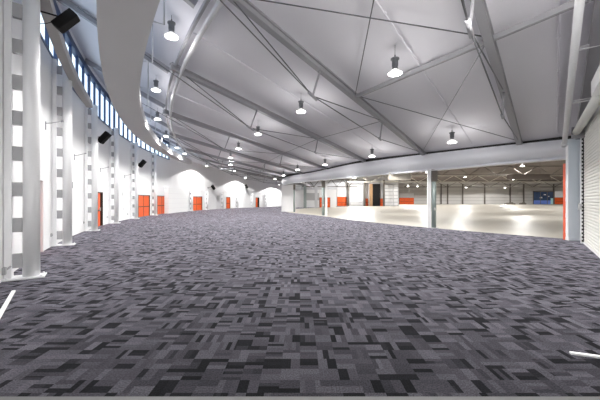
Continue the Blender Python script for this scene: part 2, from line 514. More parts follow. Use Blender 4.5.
# ------------------------------------------------------------------ bulkhead hung along the windows
def bulk(a):
    ro_ = lerp(a, [2.6, 8, 13, 19, 26], [58.75, 58.95, 59.1, 59.35, 59.45]); ri = 58.27
    return [(ri, 6.1), (ro_, 6.1), (ro_, 6.55), (ro_ - 0.06, 6.55), (ro_ - 0.06, 6.2), (ri + 0.06, 6.2), (ri + 0.06, 6.6), (ri, 6.6)]
bk = MB(); bk.sweep(bulk, 60, 2.6, 0.6)
structure(bk.build('trim_3', M['soffit']), 'broad grey curved bulkhead hung below the high windows', 'bulkhead')
# ring beam in front of the windows at column heads
rb_ = MB(); rb_.sweep([(60.28, 5.92), (60.52, 5.92), (60.52, 6.22), (60.28, 6.22)], 60, 25.5, 0.7)
tag(rb_.build('ring_beam', M['ring_grey'], bevel=0.01), 'brown grey ring beam joining the nearest column heads under the high windows', 'beam')
# pale tube under the roof
tp = [pol(R_TIE - 0.1, a, 6.54) for a in [52 - i * 1.2 for i in range(62)]]
tb = MB(); tb.tube(tp, 0.075, 10)
tag(tb.build('ring_pipe', M['steel_light']), 'pale curved pipe running round under the roof inside the lamps', 'pipe')
tb = MB(); tp = [pol(R_TIE + 0.12, a, 6.76) for a in [52 - i * 1.2 for i in range(42)]]
for i in range(len(tp) - 1): tb.beam(tp[i], tp[i + 1], 0.08, 0.12)
tag(tb.build('ring_girder', M['steel']), 'grey curved girder beside the pale pipe under the roof', 'girder')

# ------------------------------------------------------------------ laced columns along the outer wall
def make_column(top, root_name='laced_column'):
    root = empty(root_name)
    p = MB(); p.lathe([(0.142, 0.03), (0.142, top)], (0.42, 0, 0), 28)
    p.build('pipe', M['steel_white'], root)
    q = MB(); q.box((0.07, 0, top / 2), (0.12, 0.2, top - 0.06)); q.build('post', M['steel_white'], root, 0.008)
    z = 0.22
    while z + 0.28 < top:
        b = MB(); b.box((0.205, 0.0, z + 0.15), (0.20, 0.10, 0.29)); b.build('batten', M['batten'], root, 0.004)
        z += 0.735
    b = MB(); b.box((0.33, 0, 0.016), (0.64, 0.40, 0.032)); 
    for x in (0.07, 0.60):
        for y in (-0.16, 0.16): b.lathe([(0.018, 0.03), (0.018, 0.06)], (x, y, 0), 8)
    b.build('base_plate', M['steel_white'], root, 0.004)
    return root
tall = None
tall_a = [ang(px, R_OUT - 0.42) for px in (31.5, 67.3, 94.6, 116.3, 136.3, 155.3)]
near = ['nearest tall laced white column at the left edge of the picture', 'second tall laced white column along the left wall',
        'third tall laced white column, left of the half open orange door', 'fourth tall laced white column, right of the half open orange door',
        'fifth tall laced white column, left of the wide orange double door', 'sixth tall laced white column, between the two orange double doors']
for i, a in enumerate(tall_a):
    c = make_column(6.62) if i == 0 else copy_tree(tall)
    if i == 0: tall = c
    c.location = pol(R_OUT, a); c.rotation_euler = (0, 0, face_in(a))
    tag(c, near[i], 'column', 'tall laced columns along the curved wall')
short = None
far_px = [189.3, 205.2, 221, 236, 250.7, 264.8]
labs = ['left of the far orange double door', 'right of the far orange double door', 'left of the small single orange door',
        'right of the small single orange door', 'left of the half open far door', 'right of the half open far door']
for i, px in enumerate(far_px):
    c = make_column(3.08) if i == 0 else copy_tree(short)
    if i == 0: short = c
    a = ang(px); c.location = pol(R_OUT, a); c.rotation_euler = (0, 0, face_in(a))
    tag(c, 'short laced column on the far wall, ' + labs[i], 'column', 'short laced columns on the far wall')

# ------------------------------------------------------------------ roof beams with cable trusses
beam_e = [1.27, 5.95, 11.0, 17.0, 22.4, 27.6, 33.0, 38.4, 43.5]
nodes_ = {}
for i, e in enumerate(beam_e):
    du, dl = d_up(e), d_low(e); Lb = dl - du
    U = de(du - 0.3, e, roof_h(du, e) - 0.02); Lo = de(dl + 0.1, e, h_low(e) - 0.02)
    root = empty('roof_beam', de((du + dl) / 2, e, roof_h((du + dl) / 2, e)))
    tag(root, '%s grey roof beam with cable truss, counted from the roller shutter' % ORD[i], 'beam', 'roof beams over the ring hall')
    def P(mb, name, m, bev=0):
        mb.v = [tuple(Vector(v) - root.location) for v in mb.v]; return mb.build(name, m, root, bev)
    w = 0.20 if i else 0.21
    b = MB()   # an I section: two flanges and a web
    b.beam(U, Lo, w, 0.05); b.beam(U, Lo, 0.07, 0.14, 0.05); b.beam(U, Lo, w, 0.05, 0.19)
    P(b, 'rafter', M['steel'])
    def on(t, drop): 
        d = du + Lb * t; return de(d, e, roof_h(d, e) - drop)
    P1, P2 = on(0.27, 0.22), on(0.60, 0.22)
    N1, N2 = on(0.27 - 0.42 / Lb, 1.28), on(0.60 - 0.25 / Lb, 1.12)
    for (p, n) in ((P1, N1), (P2, N2)):
        q = MB(); q.tube([p, n], 0.035, 10); P(q, 'post', M['steel'])
        q = MB(); ax = (Vector((DV.x, DV.y, -0.35))).normalized() * (0.22 if n is N1 else 0.1)
        q.tube([n - ax, n + ax], 0.05, 8); P(q, 'connector', M['steel'])
    # outer anchor beyond the ring pipe
    A0 = de(du - 3.2, e, 7.45)
    for (p, q_) in ((A0, N1), (on(0.0, 0.2), N1), (N1, P2), (N1, N2), (N2, on(0.97, 0.15))):
        q = MB(); q.tube([p, q_], 0.017, 6); P(q, 'tie_rod', M['cable'])
    b = MB(); p = on(1.0, 0.0); b.box((p.x, p.y, p.z - 0.16), (0.24, 0.24, 0.3), math.atan2(DV.y, DV.x)); P(b, 'foot', M['steel'])
    nodes_[i] = (on(0.03, 0.10), P1, P2, on(0.97, 0.15), on(0.43 if i else 0.405, 0.1), on(0.1, 0.1))
# bracing in the bays
def rod(name, p, q, r, m, label, cat, group):
    mb = MB(); mb.tube([p, q], r, 8); return tag(mb.build(name, m), label, cat, group)
for i in range(0, 5):
    a, b = nodes_[i], nodes_[i + 1]
    nm = '%s and %s roof beams' % (ORD[i], ORD[i + 1])
    if i == 0:
        mb = MB(); mb.beam(a[4], b[4], 0.11, 0.13)
        tag(mb.build('roof_strut', M['steel']), 'grey level strut between the first and second roof beams', 'strut')
        mb = MB(); q = Vector(a[4]) + (Vector(a[4]) - Vector(b[4])) * 0.40; mb.beam(a[4], q, 0.11, 0.13)
        tag(mb.build('roof_strut', M['steel']), 'short grey level strut between the first roof beam and the drain pipe', 'strut')
        rod('brace_rod', b[4], a[3], 0.014, M['cable'], 'dark diagonal rod from second roof beam down to the foot of the first', 'rod', 'diagonal roof rods')
        rod('brace_rod', a[4], b[3], 0.016, M['steel'], 'grey diagonal rod from first roof beam down to the foot of the second', 'rod', 'diagonal roof rods')
        rod('brace_rod', a[4], b[0], 0.016, M['cable'], 'dark diagonal rod from first roof beam up to the top of the second', 'rod', 'diagonal roof rods')
        rod('brace_rod', b[4], a[0], 0.016, M['cable'], 'dark diagonal rod from second roof beam up to the top of the first', 'rod', 'diagonal roof rods')
    else:
        rod('brace_rod', a[2], b[2], 0.012, M['cable'], 'thin level rod between the %s' % nm, 'rod', 'level roof rods')
    # pale conduit along the middle of the bay
for i, e in enumerate([-0.05, 3.2, 8.5, 14.0, 19.7]):
    mb = MB(); pts = []
    for k in range(9):
        d = d_up(e) + (d_low(e) - 0.5 - d_up(e)) * k / 8; pts.append(de(d, e, roof_h(d, e) - 0.03))
    mb.tube(pts, 0.026, 8)
    for k in range(1, 8):
        p = pts[k]; mb.box((p.x, p.y, p.z + 0.01), (0.09, 0.09, 0.04), math.atan2(DV.y, DV.x))
    tag(mb.build('ceiling_conduit', M['roof']), '%s pale conduit run on the roof lining, counted from the roller shutter' % ORD[i], 'conduit', 'conduits on the roof lining')
# rafters of the lantern, one over each tall column
for i, a in enumerate([39.7] + tall_a):
    mb = MB(); mb.beam(pol(R_TIE + 0.15, a, H_UP + 0.26), pol(60.95, a, 9.02), 0.16, 0.22)
    tag(mb.build('lantern_rafter', M['steel']), 'grey rafter sloping up to the windows over the %s' % (['camera corner', 'nearest column', 'second column', 'third column', 'fourth column', 'fifth column', 'sixth column'][i]), 'rafter', 'rafters over the high windows')

# ------------------------------------------------------------------ lamps
def make_lamp(power, drop, cone=None):
    """pendant high bay lamp, its origin at the middle of the lens"""
    root = empty('pendant_lamp')
    h = MB(); h.lathe([(0.085, 0.145), (0.10, 0.15), (0.10, 0.19), (0.085, 0.195), (0.085, 0.47), (0.14, 0.475), (0.14, 0.52), (0.05, 0.55)], n=20)
    for k in range(10):
        t = 2 * math.pi * k / 10
        h.box((0.09 * math.cos(t), 0.09 * math.sin(t), 0.36), (0.03, 0.008, 0.2), t)
    h.build('housing', M['housing'], root)
    s = MB(); s.lathe([(0.225, 0.0), (0.24, 0.01), (0.225, 0.045), (0.165, 0.085), (0.095, 0.15), (0.088, 0.148), (0.155, 0.082), (0.215, 0.04)], n=28, caps=False)
    s.build('lamp_shade', M['lamp_shade'], root)
    l = MB(); l.lathe([(0.02, -0.045), (0.12, -0.035), (0.19, -0.008), (0.205, 0.012), (0.10, 0.02)], n=24); l.build('lens', M['lens'], root)
    c = MB(); c.tube([(0, 0, 0.54), (0, 0, drop)], 0.008, 6); c.tube([(0, 0, 0.54), (0, 0, 0.64)], 0.022, 8); c.build('hanger', M['cable'], root)
    return root
def light(parent, power, cone=None, rad_=0.2):
    ld = bpy.data.lights.new('lamp_light', 'SPOT' if cone else 'POINT')
    ld.energy = power; ld.shadow_soft_size = rad_; ld.color = (1.0, 0.985, 0.96)
    if cone:
        ld.spot_size = rad(cone); ld.spot_blend = 0.2 if cone == 150 else 0.08
    lo = bpy.data.objects.new('lamp_light', ld); C.objects.link(lo); lo.parent = parent
    lo.location = (0, 0, -0.12 if not cone else -0.06)
    return lo
lamp_protos = {}
LS = 0.86
def lamp(p, top, power, label, group, cone=None, glow=None):
    drop = round(max(0.62, (top - p.z) / LS), 2)
    if drop in lamp_protos:
        r = copy_tree(lamp_protos[drop])
        for ch in list(r.children):
            if ch.type == 'LIGHT': bpy.data.objects.remove(ch)
    else:
        r = make_lamp(power, drop); lamp_protos[drop] = r
    r.location = p; r.scale = (LS, LS, LS)
    light(r, power, cone)
    if glow:
        g = light(r, glow, None, 0.38); g.location = (0, 0, -0.55)  # extra point light below the lens, added to brighten the ceiling
    return tag(r, label, 'lamp', group)

def hang(px, py, gap):
    """point on the sight line that lies gap below the roof lining"""
    lo, hi = 2.0, 70.0
    for _ in range(60):
        t = (lo + hi) / 2; p = at(px, py, t)
        if p.z < roof_at(p) - gap: lo = t
        else: hi = t
    return at(px, py, lo)
roof_lamps = [(395, 74, 'large pendant lamp in the roof bay nearest the roller shutter'),
              (452, 142.5, 'pendant lamp low over the fascia in the bay nearest the shutter'),
              (301, 112, 'pendant lamp beside the cable truss of the second roof beam'),
              (372, 156.5, 'pendant lamp just above the fascia in the second roof bay'),
              (258, 134.5, 'pendant lamp hanging beside the third roof beam'),
              (325, 165, 'pendant lamp just above the fascia in the third roof bay'),
              (238.5, 149, 'pendant lamp in the fourth roof bay, left of centre'),
              (297.5, 170, 'pendant lamp just above the fascia in the fourth roof bay'),
              (230.5, 158, 'pendant lamp in the fifth roof bay, left of centre'),
              (275, 179, 'small pendant lamp above the end of the fascia'),
              (230.3, 165.2, 'pendant lamp in the sixth roof bay, left of centre'),
              (234.3, 171.2, 'small pendant lamp in the farthest roof bay'),
              (283.5, 175.5, 'pendant lamp left of the far end of the fascia'),
              (352, -60, 'added unseen pendant lamp in the first roof bay, above the top of the picture'),  # unseen lamp, added to light the pillar
              (520, -110, 'added unseen pendant lamp close to the roller shutter, above the top of the picture')]  # unseen lamp, added to brighten the ceiling by the shutter
for (px, py, lab) in roof_lamps:
    p = hang(px, py, 0.72 if px != 395 else 0.75)
    lamp(p, roof_at(p) + 0.12, ROOF_LAMP_W * (0.75 if px > 500 else lerp(p.y, [6, 14, 24], [0.3, 0.7, 1.15])), lab, 'pendant lamps under the sloping roof', 150, ROOF_GLOW_W * (3.0 if px > 500 else 0.75 if px == 395 else 1.0))
def lantern_h(p):
    q = Vector((p.x - CX, p.y - CY)); return H_UP + ROOF_GAP + (9.25 - H_UP - ROOF_GAP) * (q.length - R_TIE) / 4.3
edge_lamps = [(171.5, 37, 'nearest bright pendant lamp beside the broad bulkhead'), (156, 90.5, 'second pendant lamp along the bulkhead edge'), (157.5, 119.5, 'third pendant lamp along the bulkhead edge'),
              (166, 136.5, 'fourth pendant lamp along the bulkhead edge'), (177, 148, 'fifth pendant lamp along the bulkhead edge'), (184.5, 153.8, 'sixth pendant lamp, at the far end of the bulkhead')]
for (px, py, lab) in edge_lamps:
    p = at(px, py, (6.68 - CAMH) / ((200 - py) / 300))
    lamp(p, lantern_h(p), EDGE_LAMP_W, lab, 'pendant lamps along the bulkhead', 142, EDGE_GLOW_W)
# wall washing lamps over the far wall, where the arched pools of light are
wash = [(193, 6.7, 'pendant lamp close to the far wall over its first arch of light'),
        (236, 6.0, 'pendant lamp close to the far wall over its second arch of light'),
        (272, 5.2, 'pendant lamp close to the far wall over its third arch of light')]
for (px, h, lab) in wash:
    a = ang(px); p = pol(58.9, a, h)
    lamp(p, H_UP + ROOF_GAP + (FAR_TOP - H_UP - ROOF_GAP) * 1.9 / 4.3, WASH_LAMP_W, lab, 'pendant lamps by the far wall', cone=152)

# rod hangers beside the bulkhead
for i, a in enumerate([33.6, 31.0, 28.4, 25.5, 22.5, 19.4, 16.2, 12.8, 9.5]):
    mb = MB(); rin = bulk(a)[0][0]
    p = pol(rin - 0.30, a, 6.25)
    mb.tube([pol(rin - 0.005, a, 6.25), p, pol(rin - 0.30, a, lantern_h(pol(rin - 0.30, a)) - 0.01)], 0.022, 6)
    tag(mb.build('rod_hanger', M['steel_light']), '%s pale rod hanger at the bulkhead edge, counted from the camera' % ORD[i], 'hanger', 'rod hangers along the bulkhead')

# ------------------------------------------------------------------ fascia over the opening
def f_top(a): return lerp(a, [5, 12, 22, 31.5, 42], [4.66, 4.58, 4.50, 4.30, 4.09])
def f_bot(a): return lerp(a, [5, 12, 22, 31.5, 42], [3.72, 3.62, 3.42, 3.31, 3.33])
def fas(a):
    t, b = f_top(a), f_bot(a); h = t - b; o = []
    for k in range(9):      # bellied outer face
        u = k / 8; o.append((r_in(a) + 0.02 + 0.26 * math.sin(math.pi * (0.12 + 0.80 * u)), t - (h - 0.12) * u))
    o += [(r_in(a) + 0.0, b + 0.12), (r_in(a) + 0.0, b + 0.04), (r_in(a) + 0.12, b + 0.04), (r_in(a) + 0.12, b), (r_in(a) - 0.3, b), (r_in(a) - 0.3, t)]
    return o
fm = MB(); fm.sweep(fas, 40.2, -7, 0.5, True)
fo = structure(fm.build('trim_4', M['fascia']), 'long curved pale fascia over the opening to the big hall', 'fascia')
es_ = fo.modifiers.new('edges', 'EDGE_SPLIT'); es_.split_angle = rad(40)
dk = MB(); dk.sweep(lambda a: [(r_in(a) - 0.28, f_top(a) - 0.1), (r_in(a) - 0.02, f_top(a) - 0.1), (r_in(a) - 0.02, 8.7), (r_in(a) - 0.28, 8.7)], 54, -12, 1)  # black colour paints in the shade above the fascia
structure(dk.build('wall_over_fascia', M['dark']), 'wall between the fascia and the roof, coloured black for the shade of the gap', 'wall')
# dark track band under the hall side of the fascia
tk = MB(); tk.sweep(lambda a: [(R_IN - 1.9, 3.52 + 0.0), (R_IN - 0.9, 3.52), (R_IN - 0.9, 4.2), (R_IN - 1.9, 4.2)], 40, 24, 0.7)
structure(tk.build('trim_5', M['brown']), 'dark brown track box behind the fascia', 'bulkhead')

# pillar closing the opening at right
pl = MB(); pc = at(575.2, 240, 12.0)
pl.box((pc.x, pc.y + 0.06, 2.02), (0.56, 0.12, 4.04))
pl.box((pc.x, pc.y + 0.05, 0.06), (0.57, 0.16, 0.12))
pl.box((pc.x + 0.12, pc.y - 0.003, 2.0), (0.012, 0.012, 3.9))
structure(pl.build('wall_pillar', M['steel_white'], bevel=0.01), 'white boxed pillar between the opening and the roller shutter', 'pillar')
oe = MB(); q = at(566.2, 240, 12.14)
oe.box((q.x, q.y + 0.05, 1.55), (0.07, 0.12, 3.1)); 
eo = empty('door_edge', (q.x, q.y, 0)); tag(eo, 'narrow orange folded door edge against the white pillar', 'door')
oe.v = [tuple(Vector(v) - eo.location) for v in oe.v]; oe.build('edge_strip', M['red'], eo, 0.005)
for z in (0.35, 1.0, 1.65, 2.3):
    hg = MB(); hg.box((-0.01, -0.02, z), (0.05, 0.03, 0.16)); hg.build('hinge', M['steel_white'], eo)
# right-hand wall beyond the pillar and hall side walls
rw = MB(); rw.box((60, 11.6, 4.35), (96, 0.25, 8.7)); structure(rw.build('wall_right', M['wall']), 'white side wall of the big hall beyond the pillar', 'wall')

# ------------------------------------------------------------------ roller shutter
SH_N = -1.48; s0, s1 = 15.35, -2.6
sh = empty('roller_shutter', sn(s0, SH_N)); tag(sh, 'white slatted roller shutter down to the carpet at right', 'shutter')
mb = MB(); z = 0.03; sl = 0.1; prof = []
while z < 4.2:
    prof += [(0.0, z), (0.022, z + 0.025), (0.026, z + 0.05), (0.022, z + 0.075), (0.0, z + 0.1)]; z += 0.1
vv = []
for s in (s0 - 0.06, s1):
    for (n, h) in prof: vv.append(sn(s, SH_N + n, h) - sh.location)
for s in (s0 - 0.06, s1):
    for (n, h) in reversed(prof): vv.append(sn(s, SH_N + n - 0.012, h) - sh.location)
k = len(prof)
ff = [(i, i + 1, k + i + 1, k + i) for i in range(k - 1)] + [(2 * k + i, 2 * k + i + 1, 3 * k + i + 1, 3 * k + i) for i in range(k - 1)]
mb.add(vv, ff, False); mb.build('curtain', M['slat'], sh)
mb = MB(); mb.box(sn((s0 + s1) / 2, SH_N + 0.01, 0.02) - sh.location, (s0 - s1, 0.06, 0.05), math.atan2(SV.y, SV.x)); mb.build('bottom_bar', M['steel_white'], sh)
mb = MB(); mb.box(sn(s0, SH_N + 0.03, 2.15) - sh.location, (0.10, 0.16, 4.3), math.atan2(SV.y, SV.x)); mb.build('guide_rail', M['steel_white'], sh)
mb = MB()
z = 0.1
while z < 4.1:
    mb.box(sn(s0 - 0.062, SH_N + 0.055, z) - sh.location, (0.03, 0.05, 0.07), math.atan2(SV.y, SV.x)); z += 0.14
mb.box(sn(s0 - 0.055, SH_N + 0.03, 2.1) - sh.location, (0.012, 0.03, 4.1), math.atan2(SV.y, SV.x)); mb.build('brush_strip', M['black'], sh)
mb = MB(); mb.tube([sn(15.1, -1.24, 4.14) - sh.location, sn(9.75, -1.24, 4.14) - sh.location], 0.12, 16); mb.build('roller_tube', M['slat'], sh)
mb = MB(); mb.box(sn(15.1, -1.3, 4.12) - sh.location, (0.12, 0.4, 0.42), math.atan2(SV.y, SV.x)); mb.build('end_plate', M['steel'], sh, 0.01)
mb = MB(); mb.box(sn(8.6, -1.26, 4.22) - sh.location, (2.3, 0.42, 0.36), math.atan2(SV.y, SV.x)); mb.build('hood', M['steel_white'], sh, 0.02)
mb = MB(); mb.box(sn(15.3, SH_N + 0.13, 1.38) - sh.location, (0.12, 0.1, 0.22), math.atan2(SV.y, SV.x)); mb.build('lock_box', M['plate'], sh, 0.01)
# wall over the shutter, up to the roof
mb = MB(); vv = []
for n in (-1.75, -1.6):
    for (s, h) in ((16.5, 4.2), (s1, 4.2), (s1, 9.0), (2.6, 9.0), (2.5, 6.9), (16.5, 4.5)): vv.append(sn(s, n, h))
mb.add(vv, [(0, 1, 2, 3, 4, 5), (11, 10, 9, 8, 7, 6)] + [(i, i + 6, (i + 1) % 6 + 6, (i + 1) % 6) for i in range(6)])
structure(mb.build('wall_over_shutter', M['wall']), 'white wall above the roller shutter', 'wall')
mb = MB(); e = -0.72; mb.beam(de(d_up(e), e, roof_h(d_up(e), e) - 0.02), de(d_low(e) , e, h_low(e) - 0.02), 0.24, 0.3)
tag(mb.build('edge_beam', M['steel']), 'dark grey edge beam under the roof above the roller shutter', 'beam')
# sloping white drain pipe with two ties
pr = empty('drain_pipe', at(564.3, 145, 12.2)); tag(pr, 'white sloping drain pipe in front of the roller shutter head', 'pipe')
mb = MB(); A_, B_ = at(564.3, 145, 12.2), at(581.2, -12, 5.7)
mb.tube([A_ - pr.location, B_ - pr.location], 0.08, 16); mb.build('pipe', M['steel_white'], pr)
mb = MB(); mb.tube([A_ + (B_ - A_) * 0.0 - pr.location, A_ + (B_ - A_) * 0.03 - pr.location], 0.105, 16); mb.build('collar', M['steel_white'], pr)
for t in (0.43, 0.76):
    p = A_ + (B_ - A_) * t - pr.location; mb = MB()
    mb.tube([p, p + Vector((0.62, -0.42, 0.05))], 0.022, 6); mb.tube([p + Vector((0, 0, 0.07)), p + Vector((0.62, -0.42, 0.11))], 0.018, 6)
    mb.build('tie', M['steel_white'], pr)

# ------------------------------------------------------------------ speakers
def speaker(p, yaw, tilt, size, wallp, label):
    root = empty('loudspeaker', p, yaw)
    tag(root, label, 'loudspeaker', 'wall loudspeakers')
    w, d, h = size
    R = Matrix.Rotation(tilt, 3, 'Y')
    b = MB(); vv = [Vector((x * d / 2, y * w / 2 * (1.0 if x > 0 else 0.7), z * h / 2)) for z in (-1, 1) for y in (-1, 1) for x in (-1, 1)]
    b.add([R @ v for v in vv], [(0, 2, 3, 1), (4, 5, 7, 6), (0, 1, 5, 4), (2, 6, 7, 3), (0, 4, 6, 2), (1, 3, 7, 5)])
    b.build('cabinet', M['black'], root, 0.02)
    g = MB(); vv = [R @ (Vector((d / 2 + 0.006, y * w * 0.44, z * h * 0.46))) for (y, z) in ((-1, -1), (1, -1), (1, 1), (-1, 1))]
    vv += [R @ (Vector((d / 2 - 0.005, y * w * 0.44, z * h * 0.46))) for (y, z) in ((-1, -1), (1, -1), (1, 1), (-1, 1))]
    g.add(vv, [(0, 1, 2, 3), (7, 6, 5, 4), (0, 4, 5, 1), (1, 5, 6, 2), (2, 6, 7, 3), (3, 7, 4, 0)]); g.build('grille', M['black'], root)
    Ri = Matrix.Rotation(-yaw, 3, 'Z'); q = Ri @ (Vector(wallp) - Vector(p))
    a = MB(); a.tube([R @ Vector((-d / 2 + 0.03, 0, 0)), q], 0.02, 8); a.box(q, (0.06, 0.12, 0.2)); a.build('bracket', M['black'], root)
    c = MB(); s = R @ Vector((-d / 2 + 0.02, 0, -0.1)); e = q + Vector((0, 0.05, -0.15)); pts = []
    for k in range(9):
        t = k / 8; pp = s.lerp(e, t); pp.z -= 0.5 * 4 * t * (1 - t) * 0.35; pts.append(pp)
    c.tube(pts, 0.008, 6); c.build('cord', M['black'], root)
    return root
def spk(px, py, r, dyaw, tilt, size, label, rise=-0.1):
    t = on_ring(px, r); p = at(px, py, t); a = ang(px, r)
    speaker(p, rad(a + dyaw), rad(tilt), size, pol(R_OUT - 0.02, a + 0.35, p.z + rise), label)
spk(65.5, 20.5, 60.05, -12, 42, (0.27, 0.23, 0.54), 'large black loudspeaker tilted under the nearest high windows')
spk(104, 137.5, 60.3, -15, 42, (0.34, 0.30, 0.70), 'black tilted loudspeaker on the wall between the third and fourth columns', -0.25)
spk(142, 163.5, 60.3, -15, 42, (0.34, 0.32, 0.72), 'black tilted loudspeaker high between the fifth and sixth columns', -0.25)
spk(213.3, 187.3, 60.2, -110, 40, (0.4, 0.38, 0.8), 'black loudspeaker on the far wall above the far orange double door')
spk(246.5, 186.4, 60.2, -110, 40, (0.4, 0.38, 0.8), 'black loudspeaker on the far wall above the middle of the ledge')

# ------------------------------------------------------------------ small wall fittings
for i, (px, py, lab) in enumerate([(45, 122.5, 'dark wall bracket arm between the first and second columns'), (74, 155, 'dark wall bracket arm between the second and third columns'),
                                  (100, 168.5, 'dark wall bracket arm between the third and fourth columns'), (124.5, 175.5, 'dark wall bracket arm between the fourth and fifth columns')]):
    p = on_wall(px, py); a = ang(px)
    mb = MB(); mb.box((0.015, 0, -0.10), (0.03, 0.05, 0.26)); mb.tube([(0.03, 0, -0.02), (0.15, 0.0, 0.0), (0.40, 0.04, 0.10)], 0.014, 8)
    mb.tube([(0.40, 0.04, 0.10), (0.47, 0.04, 0.12)], 0.026, 8)
    o = mb.build('wall_bracket', M['steel']); o.location = p; o.rotation_euler = (0, 0, face_in(a))
    tag(o, lab, 'bracket', 'bracket arms on the left wall')
for i, (px, py, lab) in enumerate([(51, 235, 'small grey wall socket low between the first and second columns'), (83.5, 222.5, 'small grey wall socket low between the second and third columns'),
                                  (107, 217, 'small grey wall socket low between the third and fourth columns'), (127.3, 214, 'small grey wall socket low before the fifth column')]):
    p = on_wall(px, py); a = ang(px)
    mb = MB(); mb.box((0.012, 0, 0.0), (0.024, 0.16, 0.12)); mb.box((0.03, 0.03, -0.01), (0.03, 0.05, 0.06))
    o = mb.build('wall_socket', M['plate'], bevel=0.004); o.location = p; o.rotation_euler = (0, 0, face_in(a))
    tag(o, lab, 'socket', 'sockets on the left wall')
for (px, py, lab) in [(72.5, 185, 'small grey control plate on the left wall, at head height before the third column'), (122.5, 194, 'small grey control plate on the left wall before the fifth column'), (123, 209, 'lower small grey plate on the left wall before the fifth column')]:
    p = on_wall(px, py); a = ang(px); mb = MB(); mb.box((0.01, 0, 0), (0.02, 0.1, 0.28))
    o = mb.build('control_plate', M['plate'], bevel=0.004); o.location = p; o.rotation_euler = (0, 0, face_in(a)); tag(o, lab, 'plate')
p = on_wall(2.5, 271); mb = MB(); mb.box((0.03, 0, 0), (0.06, 0.16, 0.14)); mb.tube([(0.06, 0, 0.02), (0.12, 0.02, 0.08)], 0.02, 8)
o = mb.build('wall_socket', M['plate'], bevel=0.006); o.location = p; o.rotation_euler = (0, 0, face_in(ang(2.5))); tag(o, 'grey socket box low on the wall at the left edge of the picture', 'socket')

# strips lying on the carpet
def floor_strip(p, q, w, label):
    mb = MB(); p, q = Vector(p), Vector(q); d = (q - p).normalized(); s = Vector((-d.y, d.x, 0)) * w / 2
    vv = [p + s, p - s, q - s, q + s] + [x + Vector((0, 0, 0.022)) for x in (p + s * 0.8, p - s * 0.8, q - s * 0.8, q + s * 0.8)]
    mb.add(vv, [(3, 2, 1, 0), (4, 5, 6, 7), (0, 1, 5, 4), (1, 2, 6, 5), (2, 3, 7, 6), (3, 0, 4, 7)])
    tag(mb.build('floor_strip', M['strip'], bevel=0.003), label, 'strip')
def fp(px, py):
    t = CAMH * 300 / (py - 200); return Vector(((px - 300) / 300 * t, t, 0.0))
floor_strip(fp(570, 353.8), fp(612, 359.6), 0.045, 'thin white strip lying on the carpet at lower right')
floor_strip(fp(13.5, 291.5), fp(-22, 353), 0.06, 'thin white strip lying on the carpet at lower left')

# ------------------------------------------------------------------ the big hall
# end block and columns under the fascia
bl = MB(); p = at(288.5, 211.9, 41.5); bl.box((p.x, p.y + 0.4, 1.85), (1.95, 0.9, 3.7))
structure(bl.build('wall_block', M['wall'], bevel=0.01), 'white wall block under the far end of the fascia', 'wall')
def steel_post(px, depth, rr, h, label, jamb=True):
    root = empty('steel_post', at(px, 200, depth)); root.location.z = 0; tag(root, label, 'post', 'posts under the fascia')
    m = MB(); m.lathe([(rr, 0.02), (rr, h)], n=12); m.build('shaft', M['green_steel'], root)
    m = MB(); m.box((0, 0, 0.015), (rr * 3, rr * 3, 0.03)); m.build('base_plate', M['alu'], root)
    if jamb:
        m = MB(); m.box((-rr * 2.1 * jamb, 0.0, h / 2), (rr * 1.5, 0.1, h)); m.build('jamb', M['steel_white'], root)
        m = MB(); m.box((0, -rr, 1.1), (rr * 0.8, 0.03, 0.16)); m.build('lock_plate', M['alu'], root, 0.004)
    m = MB(); m.box((0, 0, h - 0.35), (rr * 2.3, rr * 2.3, 0.7)); m.build('head', M['truss'], root)
steel_post(433.8, on_ring(433.8, 43.3, False), 0.13, 3.38, 'steel post with white jamb standing in the middle of the wide opening')
steel_post(323.2, on_ring(323.2, 43.25, False), 0.15, 3.6, 'steel post with white jamb in the left part of the opening', -1)
steel_post(294.3, 40.3, 0.12, 3.7, 'dark steel post beside the white wall block', 0)

hc = MB(); arc = [pol(r_in(54 - i * 2.2) - 0.3, 54 - i * 2.2, 0) for i in range(31)]
poly = [(p.x, p.y) for p in arc] + [(-6, 67), (-6, 122), (112, 122), (112, 8)]
n = len(poly)
hc.add([(x, y, 8.7) for (x, y) in poly] + [(x, y, 8.9) for (x, y) in poly],
       [tuple(range(n)), tuple(reversed(range(n, 2 * n)))] + [(i, (i + 1) % n, (i + 1) % n + n, i + n) for i in range(n)])
structure(hc.build('ceiling_hall', M['brown']), 'dark brown ceiling of the big hall', 'ceiling')
def hwall(name, x0, y0, x1, y1, h, m, label, z0=0):
    mb = MB(); L = math.hypot(x1 - x0, y1 - y0)
    mb.box(((x0 + x1) / 2, (y0 + y1) / 2, z0 + h / 2), (L, 0.2, h), math.atan2(y1 - y0, x1 - x0))
    return structure(mb.build(name, m), label, 'wall')
FY = 115.0
hwall('wall_far', 37.5, FY, 112, FY, 8.7, M['far_wall'], 'pale lined far wall of the big hall')
hwall('wall_far_left', 26.8, 82, 37.5, FY, 8.7, M['wall'], 'return wall of the big hall')
hwall('wall_middle', -6, 82, 26.8, 82, 8.7, M['steel_light'], 'grey wall of the big hall behind the shutters')
hwall('wall_hall_side', 7.9, 66, 6.0, 82, 3.9, M['wall'], 'short side wall of the big hall')
hwall('wall_hall_left', -2, 66, 7.9, 66, 3.9, M['wall'], 'low white wall of the big hall at left')
hwall('wall_hall_end', 111.8, 12, 111.8, FY, 8.7, M['wall'], 'end wall of the big hall')
gp = MB(); gp.box((2.6, 65.86, 2.35), (3.2, 0.04, 1.6)); tag(gp.build('grey_board', M['plate'], bevel=0.01), 'large grey board on the low white wall at left of the hall', 'board')
dn = len(doors)
